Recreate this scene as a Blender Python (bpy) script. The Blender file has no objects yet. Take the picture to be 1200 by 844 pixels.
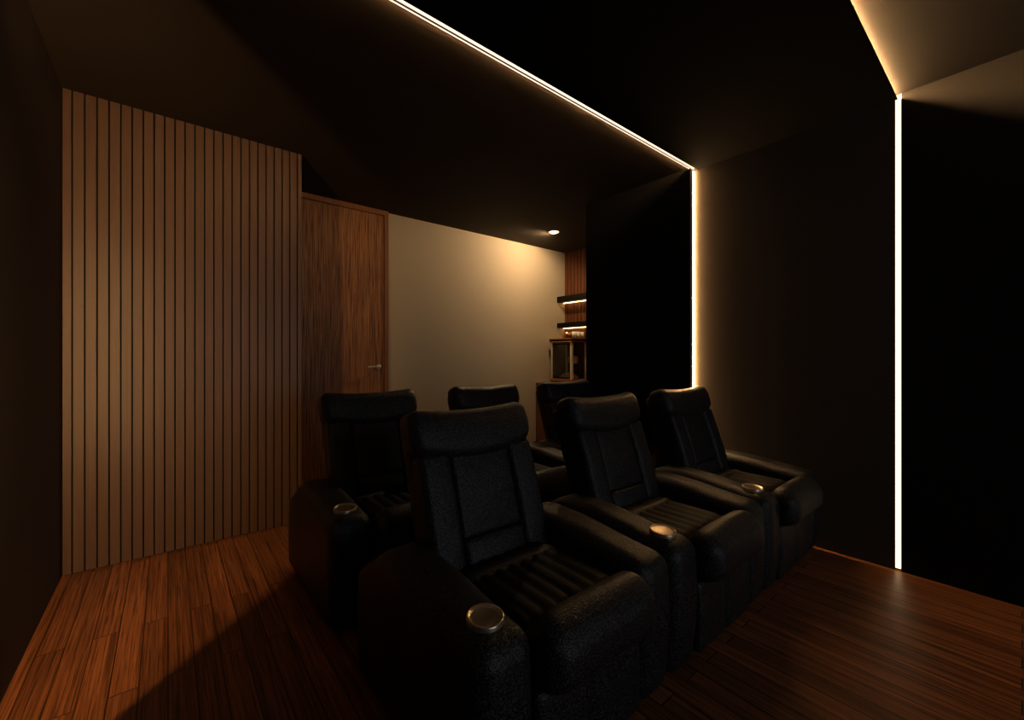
import bpy, bmesh, math, random
from mathutils import Vector, Matrix
random.seed(7)
C = bpy.context.scene.collection
H = 2.671                      # soffit height
YA, YB = 1.617, 0.441          # the two light lines across the room
XR, XL = 3.164, -0.448         # right wall, left wall
YD, YS, XN, YP = 4.123, 3.325, 4.378, 2.686

# ------------------------------------------------------------------ helpers
def obj(name, bm, mat, parent=None, smooth=False):
    me = bpy.data.meshes.new(name)
    bmesh.ops.recalc_face_normals(bm, faces=bm.faces[:])
    bm.to_mesh(me); bm.free()
    if smooth:
        for p in me.polygons: p.use_smooth = True
    o = bpy.data.objects.new(name, me); C.objects.link(o)
    for m in (mat if isinstance(mat, list) else [mat]): me.materials.append(m)
    if parent: o.parent = parent
    return o
def struct(name, bm, mat, parent=None):
    o = obj(name, bm, mat, parent)
    if not parent: o['kind'] = 'structure'
    return o
def tag(o, label, cat, group=None):
    o['label'] = label; o['category'] = cat
    if group: o['group'] = group
    return o
def thing(name, label, cat, loc=(0, 0, 0), rz=0, group=None):
    o = bpy.data.objects.new(name, None); C.objects.link(o)
    o.location = loc; o.rotation_euler = (0, 0, rz); o.empty_display_size = .1
    return tag(o, label, cat, group)
def box(bm, x0, x1, y0, y1, z0, z1, mi=0):
    v = [bm.verts.new((x, y, z)) for x in (x0, x1) for y in (y0, y1) for z in (z0, z1)]
    for q in ((0,1,3,2),(4,6,7,5),(0,4,5,1),(2,3,7,6),(0,2,6,4),(1,5,7,3)):
        f = bm.faces.new([v[i] for i in q]); f.material_index = mi
    return v
def bbox(x0, x1, y0, y1, z0, z1, bev=0, seg=2):
    bm = bmesh.new(); box(bm, x0, x1, y0, y1, z0, z1)
    if bev: bmesh.ops.bevel(bm, geom=bm.edges[:], offset=bev, segments=seg, profile=.5, affect='EDGES')
    return bm
def prism(poly, axis, a, b):
    """poly of 2-D points extruded along axis ('x','y','z') from a to b"""
    bm = bmesh.new()
    def P(p, t):
        return {'x': (t, p[0], p[1]), 'y': (p[0], t, p[1]), 'z': (p[0], p[1], t)}[axis]
    A = [bm.verts.new(P(p, a)) for p in poly]; B = [bm.verts.new(P(p, b)) for p in poly]
    bm.faces.new(A); bm.faces.new(B[::-1]); n = len(poly)
    for i in range(n): bm.faces.new((A[i], A[(i+1) % n], B[(i+1) % n], B[i]))
    return bm
def lathe(prof, n=48, c=(0, 0, 0)):
    bm = bmesh.new(); rings = []
    for r, z in prof:
        rings.append([bm.verts.new((c[0]+r*math.cos(2*math.pi*i/n), c[1]+r*math.sin(2*math.pi*i/n), c[2]+z)) for i in range(n)]
                     if r > 1e-6 else [bm.verts.new((c[0], c[1], c[2]+z))])
    for a, b in zip(rings, rings[1:]):
        for i in range(n):
            j = (i+1) % n
            if len(a) == 1 and len(b) == 1: continue
            if len(a) == 1: bm.faces.new((a[0], b[j], b[i]))
            elif len(b) == 1: bm.faces.new((a[i], a[j], b[0]))
            else: bm.faces.new((a[i], a[j], b[j], b[i]))
    return bm
def tube(pts, r, n=12, bm=None):
    bm = bm or bmesh.new(); rings = []
    pts = [Vector(p) for p in pts]; rr = r if isinstance(r, list) else [r]*len(pts)
    up = Vector((0, 0, 1))
    for i, p in enumerate(pts):
        d = (pts[min(i+1, len(pts)-1)] - pts[max(i-1, 0)]).normalized()
        s = d.cross(up)
        if s.length < 1e-3: s = d.cross(Vector((1, 0, 0)))
        s.normalize(); t = s.cross(d)
        rings.append([bm.verts.new(p + rr[i]*(math.cos(2*math.pi*k/n)*s + math.sin(2*math.pi*k/n)*t)) for k in range(n)])
    for a, b in zip(rings, rings[1:]):
        for k in range(n): bm.faces.new((a[k], a[(k+1) % n], b[(k+1) % n], b[k]))
    bm.faces.new(rings[0][::-1]); bm.faces.new(rings[-1])
    return bm
def rbox(sx, sy, sz, r, n=(8, 8, 8), k=4, fn=None):
    """rounded box, half sizes sx sy sz, corner radius r, enough points inside each face to be puffed by fn(x,y,z)"""
    def axis(s, m):
        rad = min(r, s*.999)
        a = [-s + rad*i/k for i in range(k)]
        inner = [-s+rad + (2*s-2*rad)*i/m for i in range(m+1)]
        return a + inner + [-q for q in a[::-1]]
    ax = [axis(s, m) for s, m in zip((sx, sy, sz), n)]
    S = (sx, sy, sz); bm = bmesh.new(); vd = {}
    L = [len(a) for a in ax]
    def vert(i, j, l):
        key = (i, j, l)
        if key in vd: return vd[key]
        p = Vector((ax[0][i], ax[1][j], ax[2][l]))
        q = Vector([max(-(s-min(r, s*.999)), min(s-min(r, s*.999), c)) for s, c in zip(S, p)])
        d = p - q
        # even angular spacing in the rounded zone
        d = Vector([math.tan(c/r*math.pi/4)*r if abs(c) > 0 else 0 for c in d])
        if d.length > 1e-9: d = d.normalized()*r
        p = q + d
        if fn: p = Vector(fn(p.x, p.y, p.z))
        vd[key] = bm.verts.new(p); return vd[key]
    for a in range(3):
        b, c = (a+1) % 3, (a+2) % 3
        for e in (0, L[a]-1):
            for i in range(L[b]-1):
                for j in range(L[c]-1):
                    def idx(u, v):
                        t = [0, 0, 0]; t[a] = e; t[b] = u; t[c] = v; return t
                    q = [vert(*idx(i, j)), vert(*idx(i+1, j)), vert(*idx(i+1, j+1)), vert(*idx(i, j+1))]
                    try: bm.faces.new(q)
                    except ValueError: pass
    return bm
def sstep(a, b, x):
    t = max(0, min(1, (x-a)/(b-a))); return t*t*(3-2*t)

# ------------------------------------------------------------------ materials
def nodes(name):
    m = bpy.data.materials.new(name); m.use_nodes = True
    nt = m.node_tree; b = nt.nodes['Principled BSDF']
    return m, nt, b
def N(nt, t, **kw):
    n = nt.nodes.new(t)
    for k, v in kw.items():
        if k in n.inputs.keys(): n.inputs[k].default_value = v
        else: setattr(n, k, v)
    return n
def plain(name, col, rough=.5, metal=0, spec=.5, bump=0, bscale=200, trans=0):
    m, nt, b = nodes(name)
    b.inputs['Base Color'].default_value = (*col, 1); b.inputs['Roughness'].default_value = rough
    b.inputs['Metallic'].default_value = metal; b.inputs['Specular IOR Level'].default_value = spec
    if trans: b.inputs['Transmission Weight'].default_value = trans
    if bump:
        tc = N(nt, 'ShaderNodeTexCoord'); no = N(nt, 'ShaderNodeTexNoise', Scale=bscale, Detail=3.)
        bp = N(nt, 'ShaderNodeBump', Strength=bump, Distance=.002)
        nt.links.new(tc.outputs['Object'], no.inputs['Vector']); nt.links.new(no.outputs['Fac'], bp.inputs['Height'])
        nt.links.new(bp.outputs['Normal'], b.inputs['Normal'])
    return m
def emit(name, col, s):
    m, nt, b = nodes(name)
    b.inputs['Base Color'].default_value = (.8, .8, .8, 1)
    b.inputs['Emission Color'].default_value = (*col, 1); b.inputs['Emission Strength'].default_value = s
    return m
WARM = (1, .57, .235)
black_paint = plain('black_paint', (.0075, .0062, .0055), .85, spec=.12, bump=.25, bscale=260)
black_cloth = plain('black_acoustic_cloth', (.016, .015, .015), .95, spec=.05, bump=.3, bscale=500)
front_paint = plain('black_ceiling_paint', (.032, .027, .023), .85, spec=.1, bump=.25, bscale=260)
panel_cloth = plain('black_panel_cloth', (.0045, .004, .0036), .95, spec=.03, bump=.3, bscale=500)
left_paint = plain('brown_black_paint', (.055, .042, .033), .8, spec=.15, bump=.2, bscale=260)
beige = plain('beige_paint', (.46, .385, .275), .75, spec=.2, bump=.12, bscale=300)
led = emit('led_diffuser', (1, .68, .36), 2.5)
led_top = emit('led_ceiling_diffuser', (1, .78, .55), 1.7)
led_side = emit('led_side_diffuser', WARM, 200.0)
led_floor = emit('led_wall_washer', WARM, 500.0)
led_wash = emit('led_soffit_washer', WARM, 330.0)
soffit_paint = plain('brown_black_soffit_paint', (.036, .027, .0195), .8, spec=.15, bump=.2, bscale=260)
bay_paint = plain('black_brown_wall_paint', (.06, .047, .036), .85, spec=.12, bump=.2, bscale=260)
led_cove = emit('led_cove', WARM, 1350.0)
led_shelf = emit('led_shelf', WARM, 9.0)
alu = plain('dark_aluminium', (.10, .075, .05), .4, metal=1)
profile_white = plain('profile_cream', (.6, .45, .28), .5)
lamp_glow = emit('lamp_glow', (1, .66, .36), 16.0)
chrome = plain('brushed_steel', (.85, .80, .72), .38, metal=.75)
cup_metal = plain('cup_steel', (.42, .33, .23), .36, metal=.8)
rim_metal = plain('cup_rim_steel', (.85, .72, .52), .28, metal=.9)
black_lacquer = plain('black_lacquer', (.0035, .003, .0028), .45, spec=.18)
copper = plain('copper', (.75, .33, .14), .3, metal=1)
cream_metal = plain('cream_enamel', (.62, .53, .40), .35)
paper = plain('white_paper', (.8, .74, .62), .6)
amber = plain('amber_glaze', (.35, .12, .04), .2)
dark_inside = plain('dark_interior', (.01, .008, .007), .5)
glass, nt, b = nodes('clear_glass')
b.inputs['Base Color'].default_value = (.92, .9, .86, 1); b.inputs['Roughness'].default_value = .03
b.inputs['Transmission Weight'].default_value = 1; b.inputs['IOR'].default_value = 1.45

def leather(name, noise=1.0):
    m, nt, b = nodes(name)
    b.inputs['Roughness'].default_value = .44; b.inputs['Specular IOR Level'].default_value = .36
    tc = N(nt, 'ShaderNodeTexCoord')
    n1 = N(nt, 'ShaderNodeTexNoise', Scale=190., Detail=1.5); n2 = N(nt, 'ShaderNodeTexNoise', Scale=14., Detail=3.)
    vo = N(nt, 'ShaderNodeTexVoronoi', Scale=230.)
    for n in (n1, n2, vo): nt.links.new(tc.outputs['Object'], n.inputs['Vector'])
    b1 = N(nt, 'ShaderNodeBump', Strength=.55*noise, Distance=.002); b2 = N(nt, 'ShaderNodeBump', Strength=.35, Distance=.012)
    ad = N(nt, 'ShaderNodeMath', operation='ADD')
    nt.links.new(n1.outputs['Fac'], ad.inputs[0]); nt.links.new(vo.outputs['Distance'], ad.inputs[1])
    nt.links.new(ad.outputs[0], b1.inputs['Height']); nt.links.new(n2.outputs['Fac'], b2.inputs['Height'])
    nt.links.new(b2.outputs['Normal'], b1.inputs['Normal']); nt.links.new(b1.outputs['Normal'], b.inputs['Normal'])
    cr = N(nt, 'ShaderNodeValToRGB')  # pale specks painted into the base colour stand in for glints off the grain
    cr.color_ramp.elements[0].position = .44; cr.color_ramp.elements[0].color = (.0012, .0012, .0013, 1)
    cr.color_ramp.elements[1].position = .66; cr.color_ramp.elements[1].color = (.050, .050, .055, 1)
    nt.links.new(n1.outputs['Fac'], cr.inputs['Fac']); nt.links.new(cr.outputs['Color'], b.inputs['Base Color'])
    return m
black_leather = leather('black_leather')
pleat_leather = plain('black_pleated_leather', (.004, .0036, .0035), .6, spec=.16, bump=.3, bscale=300)

def wood(name, c0, c1, along='z', grain=60., stretch=.03, rough=.45, spec=.4, boards=None, streak=.6):
    m, nt, b = nodes(name)
    b.inputs['Roughness'].default_value = rough; b.inputs['Specular IOR Level'].default_value = spec
    tc = N(nt, 'ShaderNodeTexCoord'); mp = N(nt, 'ShaderNodeMapping')
    sc = [1, 1, 1]; sc['xyz'.index(along)] = stretch
    mp.inputs['Scale'].default_value = sc
    nt.links.new(tc.outputs['Object'], mp.inputs['Vector'])
    no = N(nt, 'ShaderNodeTexNoise', Scale=grain, Detail=6., Roughness=.65, Distortion=.6)
    cr = N(nt, 'ShaderNodeValToRGB')
    cr.color_ramp.elements[0].position = .5-streak*.35; cr.color_ramp.elements[0].color = (*c0, 1)
    cr.color_ramp.elements[1].position = .5+streak*.35; cr.color_ramp.elements[1].color = (*c1, 1)
    nt.links.new(no.outputs['Fac'], cr.inputs['Fac'])
    bp = N(nt, 'ShaderNodeBump', Strength=.25, Distance=.001)
    nt.links.new(no.outputs['Fac'], bp.inputs['Height'])
    vec = mp.outputs['Vector']; col = cr.outputs['Color']
    if boards:
        length, width = boards
        sx = N(nt, 'ShaderNodeSeparateXYZ'); cx = N(nt, 'ShaderNodeCombineXYZ')
        nt.links.new(tc.outputs['Object'], sx.inputs[0])
        nt.links.new(sx.outputs['Y'], cx.inputs['X']); nt.links.new(sx.outputs['X'], cx.inputs['Y'])
        def brick(c1_, c2_, mo, ms):
            br = N(nt, 'ShaderNodeTexBrick', offset=.37, offset_frequency=2, squash=1.0)
            br.inputs['Color1'].default_value = (*c1_, 1); br.inputs['Color2'].default_value = (*c2_, 1)
            br.inputs['Mortar'].default_value = (*mo, 1); br.inputs['Scale'].default_value = 1
            br.inputs['Mortar Size'].default_value = ms; br.inputs['Mortar Smooth'].default_value = .1
            br.inputs['Bias'].default_value = 0
            br.inputs['Brick Width'].default_value = length; br.inputs['Row Height'].default_value = width
            nt.links.new(cx.outputs[0], br.inputs['Vector']); return br
        br = brick((.62, .62, .62), (1.15, 1.12, 1.08), (.03, .025, .02), .0024)
        # each board shifts the grain
        of = N(nt, 'ShaderNodeVectorMath', operation='MULTIPLY_ADD')
        of.inputs[1].default_value = (9, 9, 9)
        nt.links.new(br.outputs['Color'], of.inputs[0]); nt.links.new(mp.outputs['Vector'], of.inputs[2])
        vec = of.outputs[0]
        mx = N(nt, 'ShaderNodeMix', data_type='RGBA', blend_type='MULTIPLY'); mx.inputs[0].default_value = .85
        nt.links.new(cr.outputs['Color'], mx.inputs[6]); nt.links.new(br.outputs['Color'], mx.inputs[7]); col = mx.outputs[2]
        bp2 = N(nt, 'ShaderNodeBump', Strength=.6, Distance=.002, invert=True)
        nt.links.new(br.outputs['Fac'], bp2.inputs['Height']); nt.links.new(bp2.outputs['Normal'], bp.inputs['Normal'])
        # darker pores
        n3 = N(nt, 'ShaderNodeTexNoise', Scale=grain*2.6, Detail=3.)
        nt.links.new(vec, n3.inputs['Vector'])
        r3 = N(nt, 'ShaderNodeValToRGB'); r3.color_ramp.elements[0].position = .38; r3.color_ramp.elements[0].color = (.3, .28, .26, 1)
        r3.color_ramp.elements[1].position = .5; r3.color_ramp.elements[1].color = (1, 1, 1, 1)
        nt.links.new(n3.outputs['Fac'], r3.inputs['Fac'])
        m2 = N(nt, 'ShaderNodeMix', data_type='RGBA', blend_type='MULTIPLY'); m2.inputs[0].default_value = .8
        nt.links.new(col, m2.inputs[6]); nt.links.new(r3.outputs['Color'], m2.inputs[7]); col = m2.outputs[2]
    nt.links.new(vec, no.inputs['Vector'])
    nt.links.new(col, b.inputs['Base Color']); nt.links.new(bp.outputs['Normal'], b.inputs['Normal'])
    return m
floor_wood = wood('floor_boards', (.12, .041, .014), (.50, .178, .064), 'y', 85., .016, .42, .35, boards=(1.25, .082))
slat_wood = wood('slat_veneer', (.112, .061, .035), (.150, .083, .049), 'z', 60., .03, .42, .4)
niche_wood = wood('niche_slat_veneer', (.075, .025, .009), (.17, .057, .02), 'z', 60., .03, .5, .3)
door_wood = wood('door_veneer', (.06, .020, .006), (.50, .22, .085), 'z', 230., .010, .5, .3, streak=.26)
frame_wood = wood('door_frame_wood', (.20, .075, .03), (.32, .13, .05), 'z', 80., .03, .5, .3)
counter_wood = wood('counter_wood', (.16, .075, .03), (.26, .12, .05), 'z', 60., .03, .5, .3)

# ------------------------------------------------------------------ the room
Y0 = -3.2
struct('floor', bbox(XL-.1, XN+.1, Y0-.1, YD+.1, -.12, 0), floor_wood)
# ceiling: flat soffits, a dropped panel between the two light lines whose far edge hides a lip
bm = bmesh.new()
box(bm, XL-.1, XN+.1, YB+.045, YD+.1, H, H+.15)                 # slab
box(bm, XL-.1, XN+.1, Y0-.1, YB+.045, H, H+.15, 2)
box(bm, XL-.1, XR+.02, YB+.045, YA-.027, H-.026, H, 1)           # dropped panel
box(bm, XL-.1, XR+.02, YB+.002, YB+.045, H-.026, H-.020, 1)      # lip of the cove
struct('ceiling', bm, [soffit_paint, panel_cloth, front_paint])
# left wall: proud panel towards the camera, light slot, plain wall beyond
struct('wall_left', bbox(XL-.14, XL, YA+.012, YS+.9, 0, H), left_paint)
bm = bmesh.new()
box(bm, XL-.14, XL, Y0-.1, YA+.012, 0, H)
box(bm, XL, XL+.051, Y0, YA-.017, 0, H)
box(bm, XL+.046, XL+.051, YA-.017, YA+.0265, 0, H)
wl = struct('wall_left_front', bm, black_cloth)
# slatted wall: core of the closet that stands forward of the door wall
struct('wall_closet', bbox(XL, .745, YS+.018, YD, 0, H), black_paint)
struct('wall_back', bbox(XL-.1, XN+.1, YD, YD+.12, 0, H), beige)
struct('wall_screen', bbox(XL-.1, XN+.1, Y0-.1, Y0, 0, H), black_cloth)
# right wall: three bays
bm = bmesh.new()
box(bm, XR-.028, XR+.3, YA+.019, YP, 0, H)
struct('wall_pillar', bm, black_cloth)
bm = bmesh.new()
box(bm, XR, XR+.3, YB+.015, YA+.019, 0, H)
struct('wall_right', bm, bay_paint)
bm = bmesh.new()
box(bm, XR, XR+.3, Y0, YB-.014, 0, H)
struct('wall_right_front', bm, black_paint)
struct('wall_niche', bbox(XN, XN+.1, YP-.2, YD, 0, H), black_lacquer)
struct('wall_niche_side', bbox(XR+.3, XN+.1, YP-.25, YP, 0, H), black_paint)

# skirting under the beige wall
struct('baseboard_back', bbox(1.735, XN, YD-.012, YD, 0, .07, .003), black_lacquer)

# slatted panels
def slats(x0, x1, pitch, gap, th, z0, z1, first=None):
    bm = bmesh.new(); x = x0; k = 0
    while x < x1-.004:
        w = (first if (first and k == 0) else pitch) - gap
        w = min(w, x1-x)
        v = box(bm, x, x+w, 0, th, z0, z1); x += w+gap; k += 1
    bmesh.ops.bevel(bm, geom=[e for e in bm.edges if abs(e.verts[0].co.z-e.verts[1].co.z) > .1], offset=.0022, segments=2, affect='EDGES')
    return bm
t = thing('slatted_wall_panel', 'tall brown vertical slat panel at the left, beside the wood door', 'wall panel', (XL, YS, 0))
obj('backing_board', bbox(0, 1.2, .012, .018, 0, H), black_cloth, t)
obj('slat_cladding', slats(0.003, 1.2, .0492, .0075, .012, .004, H-.002, .040), slat_wood, t)
t = thing('slatted_wall_panel', 'small reddish slat panel in the niche behind the two black shelves', 'wall panel', (XN, YD, 0), -math.pi/2)
obj('backing_board', bbox(0, YD-YP, -.012, -.006, .0, H), black_cloth, t)
obj('slat_cladding', slats(0.0, YD-YP, .062, .010, .012, .0, H-.002), niche_wood, t)
for o in t.children:
    if o.name.startswith('slat'): o.location = (0, -.024, 0)

# door
d = obj('door_1', bbox(.80, 1.683, YD-.036, YD-.002, .005, H-.052, .002), door_wood); d['kind'] = 'structure'
hm = tube([(1.628, YD-.036, 1.10), (1.628, YD-.075, 1.10), (1.622, YD-.088, 1.10), (1.60, YD-.092, 1.10), (1.55, YD-.092, 1.103), (1.50, YD-.09, 1.098)],
          [.010, .010, .0105, .0105, .0095, .0085], 14)
obj('door_handle', hm, chrome, d, True)
bm = lathe([(0, 0), (.026, 0), (.026, .006), (.022, .009), (0, .009)], 32)
bmesh.ops.rotate(bm, verts=bm.verts[:], matrix=Matrix.Rotation(math.pi/2, 3, 'X'))
bmesh.ops.translate(bm, verts=bm.verts[:], vec=(1.628, YD-.036, 1.10))
obj('handle_rose', bm, chrome, d, True)
bm = bmesh.new()
box(bm, 1.687, 1.728, YD-.046, YD, 0, H); box(bm, .755, 1.687, YD-.046, YD, H-.048, H)
struct('trim_1', bm, frame_wood)
# thin shadow gap profile where beige wall meets ceiling
struct('trim_2', bbox(1.728, XN, YD-.006, YD, H-.012, H-.002), profile_white)

# ------------------------------------------------------------------ light lines
G = 'warm light strips in the black panels'
t = thing('light_strip', 'warm light strip crossing the ceiling from top left to the pillar', 'light strip', (0, YA+.0165, H), 0, G)
obj('mounting_channel', bbox(XL, XR, -.018, .018, -.004, 0), alu, t)
obj('diffuser', bbox(XL, XR-.001, -.016, -.005, -.008, -.004), led_top, t)
obj('diffuser', bbox(XL, XR-.001, .008, .0145, -.008, -.004), led_top, t)
obj('divider', bbox(XL, XR, -.005, .008, -.007, -.004), profile_white, t)
obj('side_diffuser', bbox(XL, XR-.001, .0145, .0165, -.006, -.0005), led_wash, t)
obj('shade_lip', bbox(XL, XR-.001, .0145, .021, -.0085, -.007), alu, t)
t = thing('light_strip', 'warm vertical light strip on the pillar edge, above the far recliner', 'light strip', (XR, YA, 0), 0, G)
obj('mounting_channel', bbox(-.028, -.0005, .009, .019, 0.002, H-.03), alu, t)
obj('diffuser', bbox(-.014, -.0005, .004, .009, .003, H-.03), led_side, t)
obj('face_strip', bbox(-.020, -.014, .006, .009, .003, H-.03), profile_white, t)
obj('edge_profile', bbox(-.0295, -.020, .004, .0188, .003, H-.03), profile_white, t)
t = thing('light_strip', 'warm vertical light strip running down to the floor on the right wall', 'light strip', (XR, YB, 0), 0, G)
obj('mounting_channel', prism([(.03, -.014), (.03, .0146), (.001, .0146), (.001, .0125), (.012, .0125), (.012, -.0115), (.001, -.0115), (.001, -.014)], 'z', .004, H), alu, t)
obj('diffuser', bbox(.004, .012, -.0115, .0125, .012, H-.002), led, t)
t = thing('light_strip', 'warm light strip tucked behind the ceiling panel lip at top right', 'light strip', (0, YB, H), 0, G)
obj('mounting_channel', bbox(XL, XR-.002, .034, .045, -.019, 0), alu, t)
obj('diffuser', bbox(XL, XR-.004, .028, .034, -.008, -.001), led_cove, t)
# the same line runs down the left wall beside the camera and washes the floor and slats
t = thing('light_strip', 'warm light strip in a slot of the left wall just outside the view', 'light strip', (XL, YA, 0), 0, G)
# a ribbon turned a little towards the wall, so that it washes the slats from the left
obj('ribbon', prism([(.0166, -.0023), (.0236, .0017), (.0231, .0026), (.0161, -.0014)], 'z', .45, H-.55), led_floor, t)

# ------------------------------------------------------------------ downlight and shelves
t = thing('ceiling_downlight', 'small round recessed downlight in the dark ceiling by the beige wall', 'ceiling light', (3.517, 3.506, H))
obj('trim_ring', lathe([(.052, -.001), (.055, -.005), (.066, -.005), (.071, 0), (.052, 0), (.052, -.001)], 40), copper, t, True)
obj('lamp_face', lathe([(0, -.014), (.025, -.012), (.042, -.007), (.052, 0), (0, 0)], 32), lamp_glow, t, True)
def spot(name, loc, tgt, power, ang, blend, rad=.02, col=WARM):
    l = bpy.data.lights.new(name, 'SPOT'); l.energy = power; l.spot_size = math.radians(ang); l.spot_blend = blend
    l.shadow_soft_size = rad; l.color = col
    o = bpy.data.objects.new(name, l); C.objects.link(o); o.location = loc
    o.rotation_euler = (Vector(tgt)-Vector(loc)).to_track_quat('-Z', 'Y').to_euler()
    return o
spot('downlight_beam', (3.517, 3.506, H-.02), (3.30, 4.123, 1.75), 66, 172, .5, .03, (1, .68, .38))

def shelf(label, z0, z1, strip):
    t = thing('floating_shelf', label, 'shelf', (XN-.012, YD, 0), 0, 'black shelves in the niche')
    obj('board', bbox(-.172, 0, YP-YD+.004, -.002, z0, z1, .003), black_lacquer, t)
    obj('light_bar', bbox(-.06, -.045, YP-YD+.03, -.02, z0-.007, z0), strip, t)
    return t
shelf('upper black floating shelf with a light bar beneath, on the niche slats', 1.955, 2.035, led_shelf)
shelf('lower black floating shelf just above the popcorn machine', 1.60, 1.668, led_shelf)

# bar counter in the niche
t = thing('bar_counter', 'brown wood bar counter in the niche, mostly behind the back row', 'counter', (XN-.03, YD, 0))
obj('body', bbox(-.54, 0, -1.38, -.004, 0, .82, .003), counter_wood, t)
obj('worktop', bbox(-.555, 0, -1.39, -.004, .82, .856, .004), counter_wood, t)
for y0 in (-.46, -.92, -1.378):
    o = obj('door', bbox(-.556, -.54, y0, y0+.45, .08, .81, .002), counter_wood, t)
    obj('knob', lathe([(0, 0), (.008, 0), (.006, .012), (.011, .02), (0, .026)], 16, (0, 0, 0)), copper, o, True)
    k = o.children[0]; k.rotation_euler = (0, -math.pi/2, 0); k.location = (-.556, y0+.40, .7)

# popcorn machine on the counter
PX0, PX1, PY0, PY1, PZ = 3.995, 4.30, 3.66, 4.04, .856
t = thing('popcorn_machine', 'glass popcorn machine with copper trim on the niche counter', 'popcorn machine', ((PX0+PX1)/2, (PY0+PY1)/2, PZ))
hx, hy = (PX1-PX0)/2, (PY1-PY0)/2
obj('base_tray', bbox(-hx-.006, hx+.006, -hy-.006, hy+.006, .022, .052, .004), copper, t)
for sx in (-1, 1):
    for sy in (-1, 1):
        obj('foot', lathe([(0, 0), (.018, 0), (.016, .022), (0, .022)], 20, (sx*(hx-.02), sy*(hy-.02), 0)), cream_metal, t, True)
        x, y = sx*(hx-.016), sy*(hy-.016)
        obj('corner_post', bbox(x-.016, x+.016, y-.016, y+.016, .052, .53, .003), cream_metal, t)
obj('glass_panel', bbox(-hx+.004, -hx+.009, -hy+.033, hy-.033, .054, .528), glass, t)
obj('glass_panel', bbox(-hx+.033, hx-.033, -hy+.004, -hy+.009, .054, .528), glass, t)
obj('rear_panel', bbox(hx-.010, hx-.004, -hy+.033, hy-.033, .054, .528), dark_inside, t)
obj('rear_panel', bbox(-hx+.033, hx-.033, hy-.010, hy-.004, .054, .528), dark_inside, t)
f = bmesh.new()
for a in ((-hx+.001, -hx+.004, -hy+.034, hy-.034, .06, .075), (-hx+.001, -hx+.004, -hy+.034, hy-.034, .50, .515),
          (-hx+.001, -hx+.004, -hy+.034, -hy+.046, .06, .515), (-hx+.001, -hx+.004, hy-.046, hy-.034, .06, .515)): box(f, *a)
obj('door_frame', f, black_lacquer, t)
obj('canopy', bbox(-hx-.012, hx+.012, -hy-.012, hy+.012, .53, .585, .006), black_lacquer, t)
f = bmesh.new()
for z in (.535, .572):
    box(f, -hx-.018, hx+.018, -hy-.018, hy+.018, z, z+.012)
obj('canopy_trim', f, copper, t)
obj('kettle_rod', tube([(.03, -.05, .53), (.03, -.05, .36)], .005, 10), copper, t, True)
kb = lathe([(0, .25), (.045, .25), (.062, .27), (.066, .33), (.06, .345), (.02, .36), (0, .36)], 32, (.03, -.05, 0))
obj('kettle', kb, chrome, t, True)
obj('kettle_handle', tube([(-.03, -.09, .31), (-.07, -.12, .31), (-.09, -.135, .29)], .006, 10), black_lacquer, t, True)
pop = bmesh.new()
for i in range(260):
    a = random.uniform(0, 2*math.pi); r = .13*math.sqrt(random.random())
    x, y = r*math.cos(a)*.85, r*math.sin(a)
    z = .058 + .09*max(0, 1-(r/.14)**1.5)*random.random()
    bmesh.ops.create_icosphere(pop, subdivisions=1, radius=random.uniform(.008, .013), matrix=Matrix.Translation((x, y, z)))
o = obj('popcorn_heap', pop, paper, t, True); o['kind'] = 'stuff'
# small things on top of the machine
mz = PZ+.585
t = thing('mug', 'round copper mug on top of the popcorn machine', 'mug', (4.06, 3.80, mz))
obj('cup', lathe([(0, 0), (.028, 0), (.042, .02), (.046, .05), (.038, .08), (.034, .082), (.041, .05), (.037, .02), (0, .006)], 32), copper, t, True)
obj('handle', tube([(-.018, -.038, .065), (-.03, -.064, .06), (-.032, -.068, .04), (-.02, -.04, .022)], .005, 10), copper, t, True)
def glass_tumbler(x, y, label):
    o = obj('tumbler', lathe([(0, 0), (.026, 0), (.031, .085), (.029, .085), (.024, .006), (0, .006)], 28), paper, None, True)
    o.location = (x, y, mz); tag(o, label, 'cup', 'white cups on the popcorn machine'); return o
first = glass_tumbler(4.07, 3.69, 'white cup on the popcorn machine, right beside the copper mug')
for x, y, lb in ((4.145, 3.685, 'middle white cup in the row of three on the popcorn machine'),
                 (4.22, 3.69, 'white cup on the popcorn machine nearest the black pillar')):
    c = first.copy(); C.objects.link(c); c.location = (x, y, mz); c['label'] = lb

# ------------------------------------------------------------------ recliners
def place(bm, loc, rx=0):
    if rx: bmesh.ops.rotate(bm, verts=bm.verts[:], matrix=Matrix.Rotation(rx, 3, 'X'))
    bmesh.ops.translate(bm, verts=bm.verts[:], vec=loc); return bm
W, AW = .425, .185              # half width, arm width
REC = math.radians(-18)         # tilt of the back (top leans away, towards +y)
BACK0 = Vector((0, .555, .382))   # foot of the back, in the middle of its thickness

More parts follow.
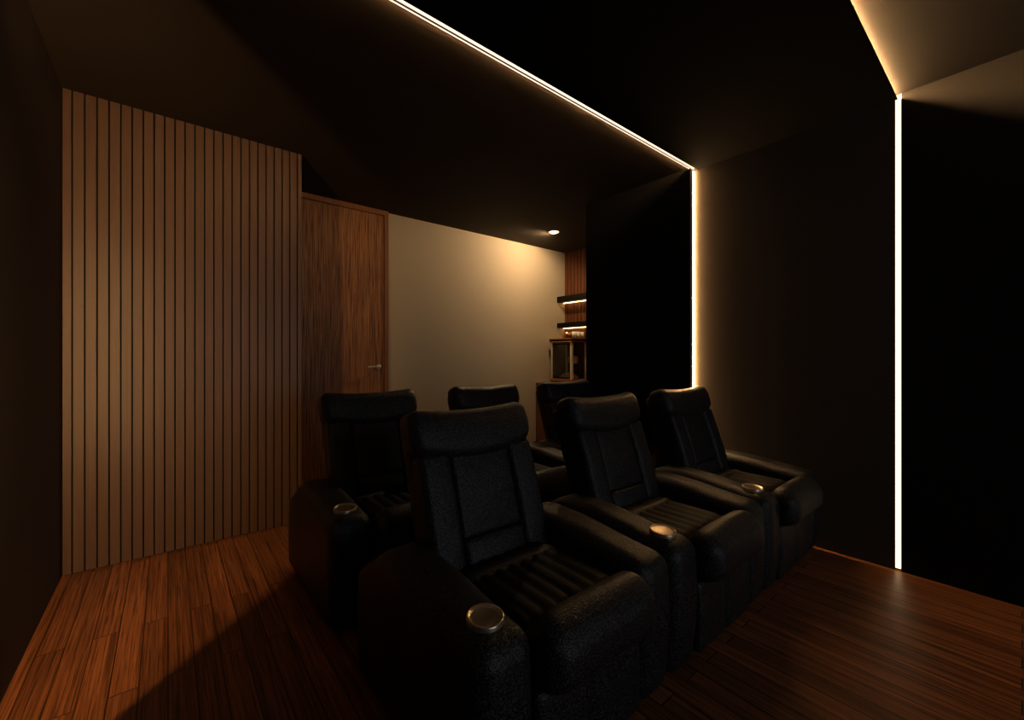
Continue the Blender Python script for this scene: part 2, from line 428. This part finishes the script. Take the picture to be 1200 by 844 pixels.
def arm_bm():
    hy_, hz_ = .42, .255
    def fn(x, y, z):
        Y = y+hy_; Zn = (z+hz_)/(2*hz_)               # 0 bottom .. 1 top
        top = .50 + .038*sstep(.0, .48, Y) - .13*sstep(.56, .84, Y)
        yy = Y + (.018*(1-Zn)**2 if Y < .4 else 0)    # toe set back a little
        puff = 1 + .05*math.sin(math.pi*min(1, max(0, Zn)))
        return (x*puff, yy - .012*math.sin(math.pi*Zn)*(1-Y/.84), Zn*top)
    return rbox(AW/2, hy_, hz_, .062, (4, 16, 10), 5, fn)
def seat_bm():
    # wide bolster at the front, lower sitting field behind it
    def fn(x, y, z):
        Y = y+.30; zz = z
        if z > 0:
            zz = z + .026*math.exp(-((Y-.045)/.075)**2) - .045*sstep(.09, .15, Y)*(1 - sstep(.205, .235, abs(x)))
        yy = Y - (.022*math.cos(max(-1, min(1, z/.085))*math.pi/2) if Y < .25 else 0)
        zz -= .006*(x/.22)**2
        return (x, yy-.052, zz+.392)
    return rbox(.237, .30, .09, .07, (14, 18, 6), 5, fn)
def pleat_bm():
    bm = bmesh.new(); nx, ny = 40, 16; g = []
    for j in range(ny+1):
        row = []
        for i in range(nx+1):
            x = -.205+.41*i/nx; y = .085+.37*j/ny
            rib = abs(math.sin(x/.41*math.pi*7))**.6
            e = min(1, (.205-abs(x))/.02, (j/ny)/.08)
            row.append(bm.verts.new((x, y, .444+.012*rib*max(0, e)-.012*(1-max(0, e)))))
        g.append(row)
    for j in range(ny):
        for i in range(nx): bm.faces.new((g[j][i], g[j][i+1], g[j+1][i+1], g[j+1][i]))
    ext = bmesh.ops.extrude_face_region(bm, geom=bm.faces[:])
    for v in ext['geom']:
        if isinstance(v, bmesh.types.BMVert): v.co.z = .40
    return bm
def pad(w, h, d, r, puff, n=(10, 10, 4), fn2=None):
    """cushion standing in the local x-z plane, front towards -y"""
    def fn(x, y, z):
        a = max(0, 1-(x/w)**2)*max(0, 1-(z/h)**2)
        p = (x, y - (puff*a**.6 if y < 0 else -puff*.3*a), z)
        return fn2(*p) if fn2 else p
    return rbox(w, d, h, r, n, 4, fn)
def on_back(bm, x, off, up, extra=0):
    """off = forward of the back's middle, up = distance along the back from its foot"""
    bmesh.ops.rotate(bm, verts=bm.verts[:], matrix=Matrix.Rotation(extra, 3, 'X'))
    bmesh.ops.translate(bm, verts=bm.verts[:], vec=(x, -off, up))
    bmesh.ops.rotate(bm, verts=bm.verts[:], matrix=Matrix.Rotation(REC, 3, 'X'))
    bmesh.ops.translate(bm, verts=bm.verts[:], vec=BACK0)
    return bm
def make_recliner():
    t = thing('recliner', '', 'recliner')
    body = bbox(-.24, .24, .05, .74, .0, .31, .02, 3); obj('body', body, black_leather, t, True)
    foot = rbox(.233, .035, .145, .025, (16, 3, 8), 3, lambda x, y, z: (x, y+.045 + .012*math.exp(-(x/.008)**2) - .01*(1-(z/.145)**2)*(1-math.exp(-(x/.02)**2)), z+.165))
    obj('footrest', foot, black_leather, t, True)
    obj('seat', seat_bm(), black_leather, t, True)
    obj('seat_panel', pleat_bm(), pleat_leather, t, True)
    for s in (-1, 1):
        a = obj('armrest', place(arm_bm(), (s*(W-AW/2), 0, 0)), black_leather, t, True)
        if s < 0:
            cz = .512
            cp = lathe([(0, -.004), (.038, .002), (.043, .003), (.0455, .0065), (.049, .0065), (.051, .003), (.051, -.012), (.047, -.034), (0, -.034)], 48)
            for f in cp.faces:
                if f.calc_center_median().xy.length < .038 and f.calc_center_median().z > -.01: f.material_index = 1
            bmesh.ops.rotate(cp, verts=cp.verts[:], matrix=Matrix.Rotation(math.radians(4), 3, 'X'))
            o = obj('cup_holder', place(cp, (-W+AW/2, .105, cz)), [rim_metal, cup_metal], a, True)
            o['label'] = 'round steel cup holder'
    shell = rbox(.272, .062, .30, .05, (10, 4, 10), 4, lambda x, y, z: (x*(1-.04*(1-(z+.3)/.6)), y+.0, z))
    obj('backrest', on_back(shell, 0, -.02, .295), black_leather, t, True)
    for s in (-1, 1):
        obj('side_bolster', on_back(pad(.066, .232, .045, .024, .014, (6, 14, 3)), s*.206, .052, .218), black_leather, t, True)
    obj('back_panel', on_back(pad(.141, .166, .04, .016, .012, (14, 14, 3)), 0, .052, .285), black_leather, t, True)
    obj('lumbar_cushion', on_back(pad(.141, .060, .042, .018, .018, (14, 8, 3)), 0, .054, .061), black_leather, t, True)
    obj('lower_roll', on_back(pad(.21, .048, .05, .040, .008, (14, 5, 3)), 0, .155, -.022), black_leather, t, True)
    def hr(x, y, z):
        k = min(1, (x/.285)**2)
        roll = .016*max(0, 1-(z/.096)**2) if y < 0 else 0
        return (x*(1+.02*max(0, 1-(z/.096)**2)), y - .008*(1-k) + .01 - roll, z + (.020*k - .004 if z > 0 else .030*k - .018*(1-k)))
    obj('headrest', on_back(rbox(.285, .062, .096, .044, (18, 5, 7), 5, hr), 0, .045, .515, math.radians(-3)), black_leather, t, True)
    return t
proto = make_recliner()
def dup(root):
    r = root.copy(); C.objects.link(r)
    for ch in list(root.children):
        c = ch.copy(); C.objects.link(c); c.parent = r
        for g in list(ch.children):
            d = g.copy(); C.objects.link(d); d.parent = c
    return r
seats = [
    (.980, .795, 'black leather recliner nearest the camera, left end of the front row', 'front row of recliners'),
    (1.843, .795, 'black leather recliner in the middle of the front row', 'front row of recliners'),
    (2.706, .795, 'black leather recliner of the front row against the right wall', 'front row of recliners'),
    (.955, 1.845, 'black leather recliner of the back row in front of the wood door', 'back row of recliners'),
    (1.818, 1.845, 'black leather recliner in the middle of the back row, only its headrest showing', 'back row of recliners'),
    (2.681, 1.845, 'black leather recliner of the back row below the popcorn machine', 'back row of recliners')]
for i, (x, y, lb, g) in enumerate(seats):
    o = proto if i == 0 else dup(proto)
    o.location = (x, y, 0); o['label'] = lb; o['group'] = g

# ------------------------------------------------------------------ light from the screen end of the room
l = bpy.data.lights.new('screen_light', 'AREA'); l.shape = 'RECTANGLE'; l.size = 2.4; l.size_y = 1.3
l.energy = 15; l.color = (.86, .92, 1)
o = bpy.data.objects.new('screen_light', l); C.objects.link(o)
o.location = (1.6, Y0+.03, 1.55)
o.rotation_euler = Vector((0, 1, 0)).to_track_quat('-Z', 'Z').to_euler()

w = bpy.data.worlds.new('World'); bpy.context.scene.world = w; w.use_nodes = True
w.node_tree.nodes['Background'].inputs[0].default_value = (0, 0, 0, 1)
w.node_tree.nodes['Background'].inputs[1].default_value = 0

# ------------------------------------------------------------------ camera and view
cam = bpy.data.cameras.new('Camera'); co = bpy.data.objects.new('Camera', cam); C.objects.link(co)
cam.sensor_width = 36; cam.lens = 36*490.992/1200; cam.shift_y = -3.85/1200; cam.clip_start = .02
co.location = (0, 0, 1.2); co.rotation_euler = (math.pi/2, 0, math.radians(50.609-90))
sc = bpy.context.scene; sc.camera = co
sc.view_settings.view_transform = 'Standard'; sc.view_settings.look = 'None'
sc.view_settings.gamma = 1; sc.view_settings.use_curve_mapping = False
sc.view_settings.exposure = 0
try:
    sc.cycles.use_denoising = True
    sc.cycles.max_bounces = 8; sc.cycles.sample_clamp_indirect = 4
except Exception: pass
